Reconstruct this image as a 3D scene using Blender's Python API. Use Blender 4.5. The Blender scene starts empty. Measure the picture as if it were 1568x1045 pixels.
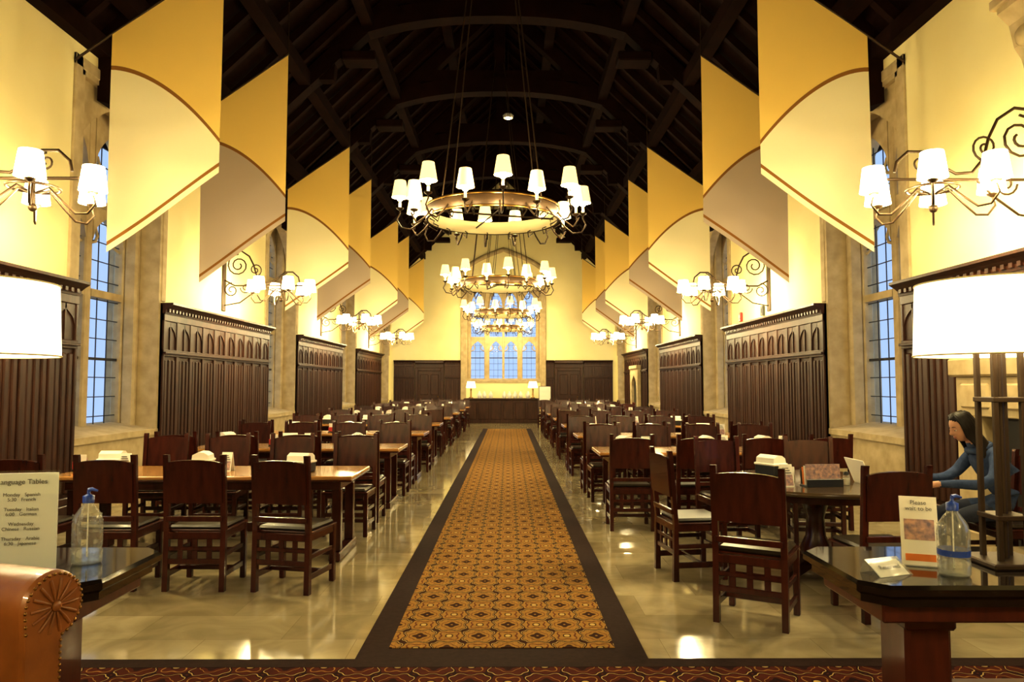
import bpy, math, random
from mathutils import Vector, Matrix
random.seed(7)
S=bpy.context.scene
pi=math.pi
C=-0.2; HALF=4.73; XW=HALF+0.08
# ------------------------------------------------------------ materials
def new(name):
    m=bpy.data.materials.new(name); m.use_nodes=True
    nt=m.node_tree; b=nt.nodes['Principled BSDF']; return m,nt,b
def col(c): return (c[0],c[1],c[2],1)
def pmat(name,c,rough=.5,metal=0,emit=None,es=0,c2=None,scale=5,stretch=(1,1,1),bump=0,coat=0,trans=0,spec=.5):
    m,nt,b=new(name)
    b.inputs['Base Color'].default_value=col(c); b.inputs['Roughness'].default_value=rough
    b.inputs['Metallic'].default_value=metal; b.inputs['Coat Weight'].default_value=coat
    b.inputs['Transmission Weight'].default_value=trans
    b.inputs['Specular IOR Level'].default_value=spec
    if emit: b.inputs['Emission Color'].default_value=col(emit); b.inputs['Emission Strength'].default_value=es
    if c2 or bump:
        tc=nt.nodes.new('ShaderNodeTexCoord'); mp=nt.nodes.new('ShaderNodeMapping')
        mp.inputs['Scale'].default_value=stretch
        nt.links.new(tc.outputs['Object'],mp.inputs[0])
        nz=nt.nodes.new('ShaderNodeTexNoise'); nz.inputs['Scale'].default_value=scale; nz.inputs['Detail'].default_value=6
        nt.links.new(mp.outputs[0],nz.inputs['Vector'])
        if c2:
            r=nt.nodes.new('ShaderNodeValToRGB'); r.color_ramp.elements[0].position=.32; r.color_ramp.elements[1].position=.68
            r.color_ramp.elements[0].color=col(c); r.color_ramp.elements[1].color=col(c2)
            nt.links.new(nz.outputs[0],r.inputs[0]); nt.links.new(r.outputs[0],b.inputs['Base Color'])
        if bump:
            bp=nt.nodes.new('ShaderNodeBump'); bp.inputs['Strength'].default_value=bump; bp.inputs['Distance'].default_value=.02
            nt.links.new(nz.outputs[0],bp.inputs['Height']); nt.links.new(bp.outputs[0],b.inputs['Normal'])
    return m
plaster=pmat('plaster_cream',(.88,.78,.42),.85,c2=(.91,.82,.47),scale=1.5,bump=.05)
stone=pmat('limestone',(.40,.31,.17),.85,c2=(.52,.42,.25),scale=6,bump=.3)
wain=pmat('oak_wainscot',(.026,.009,.004),.42,c2=(.055,.019,.009),scale=3,stretch=(6,6,1),bump=.05,spec=.28)
roofm=pmat('roof_boards',(.008,.0024,.0016),.8,c2=(.014,.0045,.003),scale=3,stretch=(4,1,4),spec=.05)
beamm=pmat('roof_timber',(.009,.003,.0019),.75,c2=(.016,.005,.0034),scale=4,spec=.05)
iron=pmat('wrought_iron',(.05,.028,.012),.45,metal=.5)
leadm=pmat('window_lead',(.03,.03,.04),.6)
chairw=pmat('mahogany',(.032,.0055,.003),.26,c2=(.062,.011,.005),scale=4,stretch=(5,5,1),coat=.15,spec=.4)
leather=pmat('seat_leather',(.02,.014,.008),.3,c2=(.035,.024,.012),scale=20,coat=.2)
tabtop=pmat('table_oak_top',(.38,.18,.05),.22,c2=(.50,.26,.08),scale=4,stretch=(1,8,1),coat=.4)
tabdark=pmat('round_table_top',(.07,.045,.02),.16,c2=(.10,.06,.03),scale=4,stretch=(1,8,1),coat=.5)
blacklac=pmat('black_lacquer',(.008,.005,.004),.08,c2=(.013,.008,.006),scale=3,coat=.5,spec=.4)
redwood=pmat('cherry_leg',(.05,.009,.005),.3,c2=(.08,.016,.007),scale=4,stretch=(6,6,1),coat=.2)
white=pmat('white_paper',(.85,.82,.74),.7)
ceram=pmat('white_ceramic',(.85,.83,.78),.25)
blackp=pmat('black_plastic',(.02,.02,.02),.35)
redp=pmat('red_plastic',(.4,.03,.02),.4)
bluep=pmat('blue_plastic',(.02,.06,.35),.35)
pinkp=pmat('printed_card',(.62,.38,.30),.6,c2=(.2,.15,.2),scale=40)
inkm=pmat('ink',(.12,.11,.10),.7)
orangep=pmat('orange_print',(.75,.22,.04),.6)
def fabric(name,c,tr=.35):
    m,nt,b=new(name)
    b.inputs['Base Color'].default_value=col(c); b.inputs['Roughness'].default_value=.9; b.inputs['Specular IOR Level'].default_value=.1
    t=nt.nodes.new('ShaderNodeBsdfTranslucent'); t.inputs[0].default_value=col(c)
    mx=nt.nodes.new('ShaderNodeMixShader'); mx.inputs[0].default_value=tr
    out=nt.nodes['Material Output']
    nt.links.new(b.outputs[0],mx.inputs[1]); nt.links.new(t.outputs[0],mx.inputs[2]); nt.links.new(mx.outputs[0],out.inputs[0])
    w=nt.nodes.new('ShaderNodeTexNoise'); w.inputs['Scale'].default_value=60
    bp=nt.nodes.new('ShaderNodeBump'); bp.inputs['Strength'].default_value=.05
    nt.links.new(w.outputs[0],bp.inputs['Height']); nt.links.new(bp.outputs[0],b.inputs['Normal'])
    return m
bgold=fabric('banner_gold',(.92,.67,.21)); bcream=fabric('banner_cream',(.93,.86,.60)); bmauve=fabric('banner_taupe',(.50,.41,.32)); bbrown=fabric('banner_stripe',(.28,.13,.03),.2)
shade_ch=pmat('shade_chandelier',(.85,.7,.4),.8,emit=(1,.76,.32),es=1.0)
shade_sc=pmat('shade_sconce_lit',(.9,.8,.5),.8,emit=(1,.88,.55),es=9)
shade_tl=pmat('drum_shade_lit',(.9,.85,.7),.8,emit=(1,.90,.60),es=2.0)
bulb=pmat('bulb_lit',(1,.9,.7),.5,emit=(1,.88,.55),es=50)
ivory=pmat('candle_sleeve_and_lit_ring',(.8,.7,.4),.6)
skin=pmat('skin',(.50,.27,.17),.5,c2=(.56,.31,.20),scale=8)
hairm=pmat('dark_hair',(.008,.005,.004),.45,c2=(.016,.010,.007),scale=8,stretch=(6,6,1),spec=.3)
jacket=pmat('blue_jacket',(.035,.055,.12),.9,c2=(.06,.085,.17),scale=25,bump=.4,spec=.15)
jeans=pmat('dark_jeans',(.02,.025,.05),.85,bump=.1)
lipm=pmat('lips',(.42,.13,.10),.4)
tanl=pmat('tan_leather',(.21,.075,.016),.38,c2=(.33,.12,.026),scale=7,bump=.2,coat=.2)
brass=pmat('brass_nail',(.35,.2,.06),.3,metal=1)
def clear(name,c,refl=.25,haze=0):
    m,nt,b=new(name)
    g=nt.nodes.new('ShaderNodeBsdfGlossy'); g.inputs['Roughness'].default_value=.05
    t=nt.nodes.new('ShaderNodeBsdfTransparent'); t.inputs[0].default_value=col(c)
    f=nt.nodes.new('ShaderNodeLayerWeight'); f.inputs[0].default_value=.35
    k=nt.nodes.new('ShaderNodeMath'); k.operation='MULTIPLY'; k.inputs[1].default_value=refl; nt.links.new(f.outputs['Facing'],k.inputs[0])
    k2=nt.nodes.new('ShaderNodeMath'); k2.operation='ADD'; k2.inputs[1].default_value=.03; nt.links.new(k.outputs[0],k2.inputs[0])
    mx=nt.nodes.new('ShaderNodeMixShader'); nt.links.new(k2.outputs[0],mx.inputs[0]); nt.links.new(t.outputs[0],mx.inputs[1]); nt.links.new(g.outputs[0],mx.inputs[2])
    o=mx.outputs[0]
    if haze:
        d=nt.nodes.new('ShaderNodeBsdfDiffuse'); d.inputs[0].default_value=(.8,.8,.76,1)
        m2=nt.nodes.new('ShaderNodeMixShader'); m2.inputs[0].default_value=haze
        nt.links.new(o,m2.inputs[1]); nt.links.new(d.outputs[0],m2.inputs[2]); o=m2.outputs[0]
    nt.links.new(o,nt.nodes['Material Output'].inputs[0]); return m
glass=clear('window_glass',(.94,.97,1),.08); bottlem=clear('clear_plastic',(.94,.95,.92),.6,.14); clearliq=clear('gel_liquid',(.9,.92,.9),.3,.10)

def mnode(nt,op,a,b=None,c=None):
    n=nt.nodes.new('ShaderNodeMath'); n.operation=op
    for i,v in enumerate((a,b,c)):
        if v is None: continue
        if isinstance(v,(int,float)): n.inputs[i].default_value=v
        else: nt.links.new(v,n.inputs[i])
    return n.outputs[0]
def carpet(name,px,py,stops,ox=0,oy=0):
    m,nt,b=new(name)
    b.inputs['Roughness'].default_value=.95; b.inputs['Specular IOR Level'].default_value=.1
    tc=nt.nodes.new('ShaderNodeTexCoord'); sp=nt.nodes.new('ShaderNodeSeparateXYZ'); nt.links.new(tc.outputs['Object'],sp.inputs[0])
    X=mnode(nt,'MULTIPLY',mnode(nt,'ADD',sp.outputs[0],ox),2*pi/px); Y=mnode(nt,'MULTIPLY',mnode(nt,'ADD',sp.outputs[1],oy),2*pi/py)
    cx=mnode(nt,'COSINE',X); cy=mnode(nt,'COSINE',Y)
    v=mnode(nt,'MULTIPLY',mnode(nt,'MULTIPLY',cx,cy),1.0)
    c3=mnode(nt,'MULTIPLY',mnode(nt,'COSINE',mnode(nt,'MULTIPLY',X,4)),mnode(nt,'COSINE',mnode(nt,'MULTIPLY',Y,4)))
    v=mnode(nt,'ADD',v,mnode(nt,'MULTIPLY',c3,.16))
    v=mnode(nt,'ADD',mnode(nt,'MULTIPLY',v,.43),.5)
    r=nt.nodes.new('ShaderNodeValToRGB'); cr=r.color_ramp; cr.interpolation='CONSTANT'
    while len(cr.elements)<len(stops): cr.elements.new(.5)
    for e,(p,c) in zip(cr.elements,stops): e.position=p; e.color=col(c)
    nt.links.new(v,r.inputs[0])
    nz=nt.nodes.new('ShaderNodeTexNoise'); nz.inputs['Scale'].default_value=150
    mx=nt.nodes.new('ShaderNodeMixRGB'); mx.blend_type='MULTIPLY'; mx.inputs[0].default_value=.5
    nt.links.new(r.outputs[0],mx.inputs[1]); nt.links.new(nz.outputs[0],mx.inputs[2]); nt.links.new(mx.outputs[0],b.inputs['Base Color'])
    return m
G=(.42,.225,.05); D=(.06,.020,.008); R=(.18,.055,.018); Y=(.66,.47,.17)
runm=carpet('runner_carpet',.36,.42,[(0,Y),(.08,D),(.13,G),(.27,R),(.32,G),(.43,D),(.47,Y),(.50,D),(.57,G),(.70,R),(.76,G),(.88,D),(.93,Y)])
R2=(.10,.018,.008);D2=(.03,.007,.005)
forem=carpet('lounge_carpet',.40,.44,[(0,Y),(.08,D2),(.13,R2),(.27,G),(.30,R2),(.44,D2),(.47,Y),(.50,D2),(.56,R2),(.70,G),(.74,R2),(.88,D2),(.93,Y)],oy=.05)
bordm=pmat('carpet_border',(.022,.008,.005),.8,c2=(.03,.012,.008),scale=30,spec=.1)
# marble floor
floorm,nt,b=new('marble_floor')
tc=nt.nodes.new('ShaderNodeTexCoord'); br=nt.nodes.new('ShaderNodeTexBrick'); br.offset=.5
br.inputs['Scale'].default_value=1; br.inputs['Brick Width'].default_value=.92; br.inputs['Row Height'].default_value=.46; br.inputs['Mortar Size'].default_value=.0015
br.inputs['Color1'].default_value=col((.34,.275,.155)); br.inputs['Color2'].default_value=col((.48,.405,.25)); br.inputs['Mortar'].default_value=col((.27,.21,.11))
nt.links.new(tc.outputs['Object'],br.inputs['Vector'])
nz=nt.nodes.new('ShaderNodeTexNoise'); nz.inputs['Scale'].default_value=2.2; nz.inputs['Detail'].default_value=8; nz.inputs['Distortion'].default_value=1.5
nt.links.new(tc.outputs['Object'],nz.inputs['Vector'])
rr=nt.nodes.new('ShaderNodeValToRGB'); rr.color_ramp.elements[0].position=.3; rr.color_ramp.elements[0].color=(.62,.6,.55,1); rr.color_ramp.elements[1].position=.65; rr.color_ramp.elements[1].color=(1,1,1,1)
nt.links.new(nz.outputs[0],rr.inputs[0])
mx=nt.nodes.new('ShaderNodeMixRGB'); mx.blend_type='MULTIPLY'; mx.inputs[0].default_value=.8
nt.links.new(br.outputs[0],mx.inputs[1]); nt.links.new(rr.outputs[0],mx.inputs[2]); nt.links.new(mx.outputs[0],b.inputs['Base Color'])
b.inputs['Roughness'].default_value=.10; b.inputs['Specular IOR Level'].default_value=.8

# ------------------------------------------------------------ mesh builder
class MB:
    def __init__(s,M=None): s.v=[];s.f=[];s.m=[];s.s=[];s.mats=[];s.M=M or Matrix.Identity(4)
    def mi(s,mat):
        if mat not in s.mats: s.mats.append(mat)
        return s.mats.index(mat)
    def add(s,vs,fs,mat,sm=False,M=None):
        T=s.M@M if M else s.M; o=len(s.v); k=s.mi(mat)
        s.v+= [T@Vector(p) for p in vs]
        for f in fs: s.f.append([i+o for i in f]); s.m.append(k); s.s.append(sm)
    def box(s,x0,x1,y0,y1,z0,z1,mat,bv=0,M=None):
        if x0>x1:x0,x1=x1,x0
        if y0>y1:y0,y1=y1,y0
        if z0>z1:z0,z1=z1,z0
        lo=(x0,y0,z0);hi=(x1,y1,z1)
        if bv<=0:
            vs=[(x,y,z) for z in(z0,z1) for y in(y0,y1) for x in(x0,x1)]
            s.add(vs,[(0,2,3,1),(4,5,7,6),(0,1,5,4),(2,6,7,3),(0,4,6,2),(1,3,7,5)],mat,False,M);return
        bv=min(bv,(x1-x0)*.45,(y1-y0)*.45,(z1-z0)*.45)
        vs=[];idx={}
        for a in(0,1):
            for bb in(0,1):
                for c in(0,1):
                    sg=(a,bb,c)
                    for ax in range(3):
                        p=[]
                        for k in range(3):
                            e=hi[k] if sg[k] else lo[k]
                            if k!=ax: e+= -bv if sg[k] else bv
                            p.append(e)
                        idx[(sg,ax)]=len(vs);vs.append(tuple(p))
        fs=[]
        for ax in range(3):
            o=[k for k in range(3) if k!=ax]
            for sg in(0,1):
                q=[]
                for (i,j) in((0,0),(1,0),(1,1),(0,1)):
                    t=[0,0,0];t[ax]=sg;t[o[0]]=i;t[o[1]]=j;q.append(idx[(tuple(t),ax)])
                fs.append(q)
            for i in(0,1):
                for j in(0,1):
                    t=[0,0,0];t[o[0]]=i;t[o[1]]=j;t1=tuple(t);t[ax]=1;t2=tuple(t)
                    fs.append([idx[(t1,o[0])],idx[(t2,o[0])],idx[(t2,o[1])],idx[(t1,o[1])]])
        for k in range(8):
            t=(k&1,(k>>1)&1,(k>>2)&1); fs.append([idx[(t,0)],idx[(t,1)],idx[(t,2)]])
        s.add(vs,fs,mat,False,M)
    def lathe(s,prof,mat,c=(0,0,0),seg=16,cap=True,sm=True,M=None,sx=1,sy=1):
        vs=[];fs=[]
        for (r,z) in prof:
            for i in range(seg):
                a=2*pi*i/seg; vs.append((c[0]+r*sx*math.cos(a),c[1]+r*sy*math.sin(a),c[2]+z))
        for k in range(len(prof)-1):
            for i in range(seg):
                j=(i+1)%seg; fs.append((k*seg+i,k*seg+j,(k+1)*seg+j,(k+1)*seg+i))
        s.add(vs,fs,mat,sm,M)
        if cap:
            for k in(0,len(prof)-1):
                if prof[k][0]>1e-4: s.add(vs[k*seg:(k+1)*seg],[tuple(range(seg))],mat,False,M)
    def tube(s,pts,r,mat,seg=6,M=None,closed=False,cap=True):
        pts=[Vector(p) for p in pts];n=len(pts)
        rs=r if isinstance(r,(list,tuple)) else [r]*n
        vs=[];fs=[];prev=None
        for i,p in enumerate(pts):
            if closed: t=pts[(i+1)%n]-pts[i-1]
            else: t=(pts[min(i+1,n-1)]-pts[max(i-1,0)])
            t.normalize()
            if prev is None:
                u=t.orthogonal().normalized()
            else:
                u=prev-t*prev.dot(t)
                if u.length<1e-5:u=t.orthogonal()
                u.normalize()
            prev=u;w=t.cross(u)
            for k in range(seg):
                a=2*pi*k/seg;vs.append(p+(u*math.cos(a)+w*math.sin(a))*rs[i])
        m=n if closed else n-1
        for i in range(m):
            ii=(i+1)%n
            for k in range(seg):
                j=(k+1)%seg;fs.append((i*seg+k,i*seg+j,ii*seg+j,ii*seg+k))
        s.add(vs,fs,mat,True,M)
        if cap and not closed:
            s.add(vs[:seg],[tuple(range(seg))],mat,False,M);s.add(vs[-seg:],[tuple(range(seg))],mat,False,M)
    def prism(s,poly,axis,a0,a1,mat,M=None,sm=False):
        def P(p,a): return {'y':(p[0],a,p[1]),'x':(a,p[0],p[1]),'z':(p[0],p[1],a)}[axis]
        n=len(poly);A=[P(p,a0) for p in poly];B=[P(p,a1) for p in poly]
        s.add(A+B,[(i,(i+1)%n,n+(i+1)%n,n+i) for i in range(n)],mat,sm,M)
        s.add(A,[tuple(range(n))],mat,False,M);s.add(B,[tuple(range(n))],mat,False,M)
    def sphere(s,c,r,mat,seg=12,ring=8,M=None):
        if isinstance(r,(int,float)): r=(r,r,r)
        vs=[];fs=[]
        for k in range(ring+1):
            th=pi*k/ring
            for i in range(seg):
                a=2*pi*i/seg;q=max(math.sin(th),.001)
                vs.append((c[0]+r[0]*q*math.cos(a),c[1]+r[1]*q*math.sin(a),c[2]-r[2]*math.cos(th)))
        for k in range(ring):
            for i in range(seg):
                j=(i+1)%seg;fs.append((k*seg+i,k*seg+j,(k+1)*seg+j,(k+1)*seg+i))
        s.add(vs,fs,mat,True,M)
    def mesh(s,name,recalc=True):
        me=bpy.data.meshes.new(name);me.from_pydata([tuple(p) for p in s.v],[],s.f)
        for m in s.mats: me.materials.append(m)
        me.polygons.foreach_set('material_index',s.m);me.polygons.foreach_set('use_smooth',s.s)
        if recalc:
            import bmesh
            bm=bmesh.new();bm.from_mesh(me);bmesh.ops.recalc_face_normals(bm,faces=bm.faces);bm.to_mesh(me);bm.free()
        me.update();return me
    def obj(s,name,loc=(0,0,0),rz=0,recalc=True,parent=None):
        return put(name,s.mesh(name,recalc),loc,rz,parent)
def put(name,me,loc=(0,0,0),rz=0,parent=None):
    o=bpy.data.objects.new(name,me);o.location=loc;o.rotation_euler=(0,0,rz);S.collection.objects.link(o)
    if parent:o.parent=parent
    return o
def plight(name,loc,e,c=(1,.82,.43),r=.05,parent=None):
    l=bpy.data.lights.new(name,'POINT');l.energy=e;l.color=c;l.shadow_soft_size=r
    o=bpy.data.objects.new(name,l);o.location=loc;S.collection.objects.link(o)
    if parent:o.parent=parent
    return o
# ------------------------------------------------------------ room shell
Y0,Y1=-3.0,31.1; EAVE=5.75; APEX=10.4
segs=[(Y0,1.7),(3.8,8.5),(10.6,15.3),(17.4,22.1),(24.2,28.85),(30.95,Y1)]
wins=[(1.7,3.8),(8.5,10.6),(15.3,17.4),(22.1,24.2),(28.85,30.95)]
WZ0,WZ1=.92,5.25
m=MB();m.box(C-HALF-.9,C+HALF+.9,Y0-.3,Y1+.9,-.2,0,floorm);m.obj('floor')
for sd,nm in((-1,'left'),(1,'right')):
    m=MB();xa=C+sd*XW;xb=C+sd*(XW+.75)
    for a,b_ in segs: m.box(xa,xb,a,b_,0,EAVE+.1,plaster)
    for a,b_ in wins:
        m.box(xa,xb,a,b_,0,WZ0,stone);m.box(xa,xb,a,b_,WZ1,EAVE+.1,plaster)
    m.obj('wall_'+nm)
WBW=1.57;BZ0,BZ1=1.69,6.1
m=MB()
m.box(C-XW-.1,C-WBW,Y1,Y1+.75,0,EAVE,plaster);m.box(C+WBW,C+XW+.1,Y1,Y1+.75,0,EAVE,plaster)
m.box(C-WBW,C+WBW,Y1,Y1+.75,0,BZ0,plaster)
m.prism([(C-XW-.1,EAVE),(C-WBW,EAVE),(C-WBW,BZ1),(C+WBW,BZ1),(C+WBW,EAVE),(C+XW+.1,EAVE),(C,APEX+.1)],'y',Y1,Y1+.75,plaster)
m.obj('wall_back')
m=MB();m.prism([(C-XW-.1,0),(C+XW+.1,0),(C+XW+.1,EAVE),(C,APEX+.1),(C-XW-.1,EAVE)],'y',Y0-.3,Y0,plaster);m.obj('wall_front')
m=MB()
for sd in(-1,1):
    m.prism([(C+sd*(XW+.9),EAVE-.75),(C+sd*(XW+.9),EAVE-.45),(C,APEX+.3),(C,APEX)],'y',Y0-.3,Y1+.9,roofm)
m.obj('ceiling')
def slope(r,off=0): return APEX-(APEX-EAVE)*r/XW-off
m=MB()
for sd in(-1,1):
    for r in(1.1,2.3,3.4,4.3):
        z=slope(r,.28);m.box(C+sd*r-.1,C+sd*r+.1,Y0,Y1,z,z+.24,beamm)
    y=Y0+.4
    while y<Y1:
        m.prism([(C+sd*XW,EAVE-.15),(C+sd*XW,EAVE+.02),(C,APEX+.02),(C,APEX-.15)],'y',y,y+.1,beamm);y+=.68
    m.box(C+sd*(XW+.02),C+sd*(XW-.16),Y0,Y1,EAVE-.22,EAVE,beamm)
m.box(C-.12,C+.12,Y0,Y1,APEX-.5,APEX-.1,beamm)
m.obj('trim_1')
arch=[]
for i in range(25):
    t=i/24;a=t*pi/2
    r=4.62*math.cos(a)**.9 if i<24 else 0; z=4.95+3.15*math.sin(a)**.85
    arch.append((r,z))
m=MB()
w=.15
for sd in(-1,1):
    for i in range(24):
        (r0,z0),(r1,z1)=arch[i],arch[i+1]
        def off(r,z):
            d=Vector((r,z-4.2)).normalized();return (r+d.x*.3,z+d.y*.34)
        a0=off(r0,z0);a1=off(r1,z1)
        if i==23:a1=(0,z1+.34)
        m.prism([(sd*r0,z0),(sd*r1,z1),(sd*min(a1[0],XW),a1[1]),(sd*min(a0[0],XW),a0[1])],'y',-w,w,beamm)
    m.prism([(sd*XW,EAVE-.35),(sd*XW,EAVE),(0,APEX-.02),(0,APEX-.42)],'y',-.13,.13,beamm)
    m.prism([(sd*2.9,6.95),(sd*3.15,6.95),(sd*3.1,slope(3.1,.1)),(sd*2.85,slope(2.85,.1))],'y',-.1,.1,beamm)
    m.box(sd*2.15,sd*2.75,-.2,.2,7.28,7.45,beamm,.02)
m.box(-2.1,2.1,-.11,.11,8.35,8.6,beamm);m.box(-.12,.12,-.1,.1,8.5,APEX-.2,beamm)
tm=m.mesh('roof_truss')
for y in(-.65,2.75,6.15,9.0,12.95,16.35,19.75,23.15,26.5,29.6): put('roof_truss',tm,(C,y,0))
for sd in(-1,1):
    m=MB()
    m.prism([(0.004,4.2),(.06,4.22),(.1,4.4),(.16,4.5),(.2,4.7),(.3,4.8),(.3,4.95),(0.004,4.95)],'y',-.17,.17,stone)
    m.box(0.004,.34,-.22,.22,4.85,4.94,stone,.01);m.sphere((.15,0,4.55),(.1,.12,.1),stone)
    cm=m.mesh('stone_corbel')
    for y in(6.15,12.95,19.75,26.5): put('stone_corbel',cm,(C+sd*XW,y,0),pi if sd>0 else 0)
# ------------------------------------------------------------ windows
def archz(s,zs,zh): return zs+(zh-zs)*max(0,1-abs(s))**.5
def window(name,M,W,zb,H,lights,trans,zs,zh,ng=.5,over=True):
    m=MB(M);t=.07
    for a,b_ in((0,.06),(W-.06,W)): m.box(a,b_,-.02,.72,zb,H,stone)
    m.box(0,W,-.02,.72,H-.06,H,stone)
    m.prism([(-.03,zb-.08),(-.03,zb+.0),(ng,zb+.1),(.72,zb+.1),(.72,zb-.08)],'x',0,W,stone)
    if over:
        m.box(-.14,.0,-.03,.05,2.74,H+.14,stone,.01);m.box(W,W+.14,-.03,.05,2.74,H+.14,stone,.01);m.box(-.14,W+.14,-.03,.05,H,H+.14,stone,.01)
        m.box(.06,.17,ng-.25,ng-.06,zb,H,stone,.03);m.box(W-.17,W-.06,ng-.25,ng-.06,zb,H,stone,.03)
        N=16;P=[(.06+(W-.12)*i/N,archz(2*i/N-1,H-1.0,H-.08)) for i in range(N+1)]
        for i in range(N): m.prism([P[i],P[i+1],(P[i+1][0],H-.05),(P[i][0],H-.05)],'y',.05,.22,stone)
    edges=[.06]+[x for l in lights for x in l]+[W-.06]
    for i in range(0,len(edges),2):
        a,b_=edges[i],edges[i+1]
        if b_-a>.005: m.box(a,b_,ng-t,ng+t,zb,H-.05,stone,.02)
    for (u0,u1) in lights:
        tiers=[(zs,zh,H-.06)]
        for zt,ar in trans:
            m.box(u0,u1,ng-t,ng+t,zt-.05,zt+.05,stone)
            if ar: tiers.append((zt-.5,zt-.13,zt-.04))
        for (S0,H0,top) in tiers:
            N=14
            P=[(u0+(u1-u0)*i/N,archz(2*i/N-1,S0,H0)) for i in range(N+1)]
            for i in range(N):
                m.prism([P[i],P[i+1],(P[i+1][0],top),(P[i][0],top)],'y',ng-t,ng+t,stone)
            cu=(u0+u1)/2;q=(u1-u0)
            for sg in(-1,1):
                m.tube([(cu+sg*q*.5,ng,S0-.05),(cu+sg*q*.28,ng,S0+.0),(cu+sg*q*.22,ng,S0+.08),(cu+sg*q*.30,ng,S0+.2)],.022,stone)
        n=max(3,round((u1-u0)/.24))
        for i in range(1,n):
            u=u0+(u1-u0)*i/n;m.box(u-.005,u+.005,ng-.006,ng+.006,zb,zh-.02,leadm)
        z=zb+.2
        while z<zh: m.box(u0,u1,ng-.006,ng+.006,z-.006,z+.006,leadm);z+=.26
        m.box(u0,u1,ng-.015,ng+.015,zb+.95,zb+.985,leadm)
        m.add([(u0,ng,zb),(u1,ng,zb),(u1,ng,H-.1),(u0,ng,H-.1)],[(0,1,2,3)],glass)
    return m.obj(name)
n=1
for a,b_ in wins:
    for sd in(-1,1):
        M=Matrix(((0,sd,0,C+sd*XW),(1,0,0,a),(0,0,1,0),(0,0,0,1)))
        window('window_%d'%n,M,b_-a,WZ0,WZ1,[(.19,.97),(1.13,1.91)],[(2.75,False),(3.95,True)],4.4,4.95);n+=1
M=Matrix(((1,0,0,C-WBW),(0,1,0,Y1),(0,0,1,0),(0,0,0,1)))
window('window_%d'%n,M,2*WBW,BZ0,BZ1,[(.2,.76),(.98,1.52),(1.62,2.16),(2.38,2.94)],[(3.5,True)],4.9,5.5,ng=.25,over=False)
m=MB()
m.box(C-WBW-.22,C-WBW,Y1-.06,Y1,0,BZ1+.1,stone,.01);m.box(C+WBW,C+WBW+.22,Y1-.06,Y1,0,BZ1+.1,stone,.01)
hood=[(C+(WBW+.25)*s,BZ1+.0+1.15*(1-abs(s))**.55) for s in [i/10-1 for i in range(21)]]
m.tube([(x,Y1-.03,z) for x,z in hood],.1,stone,8)
m.obj('trim_2')
# ------------------------------------------------------------ wainscot
def wainscot(L,H):
    m=MB()
    d=XW-HALF-.03
    m.box(0.002,d,0,L,0,H-.02,wain)
    m.box(0.002,d+.05,0,L,0,.2,wain,.01)
    zr=H-.72
    n=max(1,round(L/.46));w=L/n
    for (a,b_) in((zr-.05,zr+.05),(H-.26,H-.14),(.2,.28)): m.box(0.002,d+.03,0,L,a,b_,wain,.008)
    m.box(0.002,d+.06,0,L,zr-.015,zr+.015,wain,.005)
    for i in range(n+1):
        y=i*w;m.box(0.002,d+.025,max(0,y-.05),min(L,y+.05),.2,H-.15,wain,.008)
    for i in range(n):
        y0=i*w+.05;y1=(i+1)*w-.05;q=(y1-y0)
        for kk in range(3):
            a=y0+q*(kk+.18)/3;b_=y0+q*(kk+.82)/3
            m.box(0.002,d+.018,a,b_,.32,zr-.1,wain,.012)
        N=8;P=[(y0+q*j/N,archz(2*j/N-1,zr+.22,zr+.40)) for j in range(N+1)]
        for j in range(N): m.prism([P[j],P[j+1],(P[j+1][0],H-.25),(P[j][0],H-.25)],'x',0.002,d+.015,wain)
        m.box(0.002,d+.015,(y0+y1)/2-.012,(y0+y1)/2+.012,zr+.05,H-.25,wain)
    m.prism([(0.002,H-.16),(d+.04,H-.16),(d+.05,H-.1),(d+.10,H-.06),(d+.15,H-.03),(d+.15,H),(0.002,H)],'y',0,L,wain)
    y=.06
    while y<L-.1: m.box(d+.03,d+.07,y,y+.05,H-.13,H-.085,wain);y+=.11
    return m
for sd in(-1,1):
    for a,b_ in segs[:-1]:
        me=wainscot(b_-a-.004,2.72).mesh('wainscot_paneling')
        put('wainscot_paneling',me,(C+sd*XW,a+.002 if sd<0 else b_-.002,0),0 if sd<0 else pi)
for x0,x1 in((C-XW+.22,C-3.1-.62),(C-3.1+.62,C-WBW-.23),(C+WBW+.23,C+2.75-.62),(C+2.75+.62,C+XW-.22)):
    me=wainscot(x1-x0,2.55).mesh('wainscot_paneling')
    put('wainscot_paneling',me,(x0,Y1,0),-pi/2)
def door(name,loc,rz,w=.95,h=2.1,mt=wain,surround=wain):
    m=MB();m.box(-w/2,w/2,-.03,.0,0,h,mt,.005)
    for zz in((.15,.95),(1.1,h-.15)):
        for sx in(-1,1): m.box(sx*.05,sx*(w/2-.09),-.05,0,zz[0],zz[1],mt,.015)
    for sx in(-1,1): m.box(sx*w/2,sx*(w/2+.13),-.08,.0,0,h+.13,surround,.01)
    m.box(-w/2,w/2,-.08,.0,h,h+.13,surround,.01)
    m.box(-w/2-.13,w/2+.13,-.06,0,h+.13,2.4,mt,.01);m.box(-w/2-.14,w/2+.14,-.17,0,2.4,2.55,mt,.03)
    m.sphere((w*.38,-.06,1.02),.03,brass)
    return m.obj(name,loc,rz)
door('door_1',(C-3.1,Y1-.003,0),0);door('door_2',(C+2.75,Y1-.003,0),0)
m=MB()
N=12;W=.5
for i in range(N):
    s0=2*i/N-1;s1=2*(i+1)/N-1
    m.prism([(W*s0,archz(s0,1.5,1.85)),(W*s1,archz(s1,1.5,1.85)),(W*s1,2.1),(W*s0,2.1)],'y',-.1,.02,stone)
for sx in(-1,1): m.box(sx*W,sx*(W+.28),-.1,.02,0,2.1,stone,.01)
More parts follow.
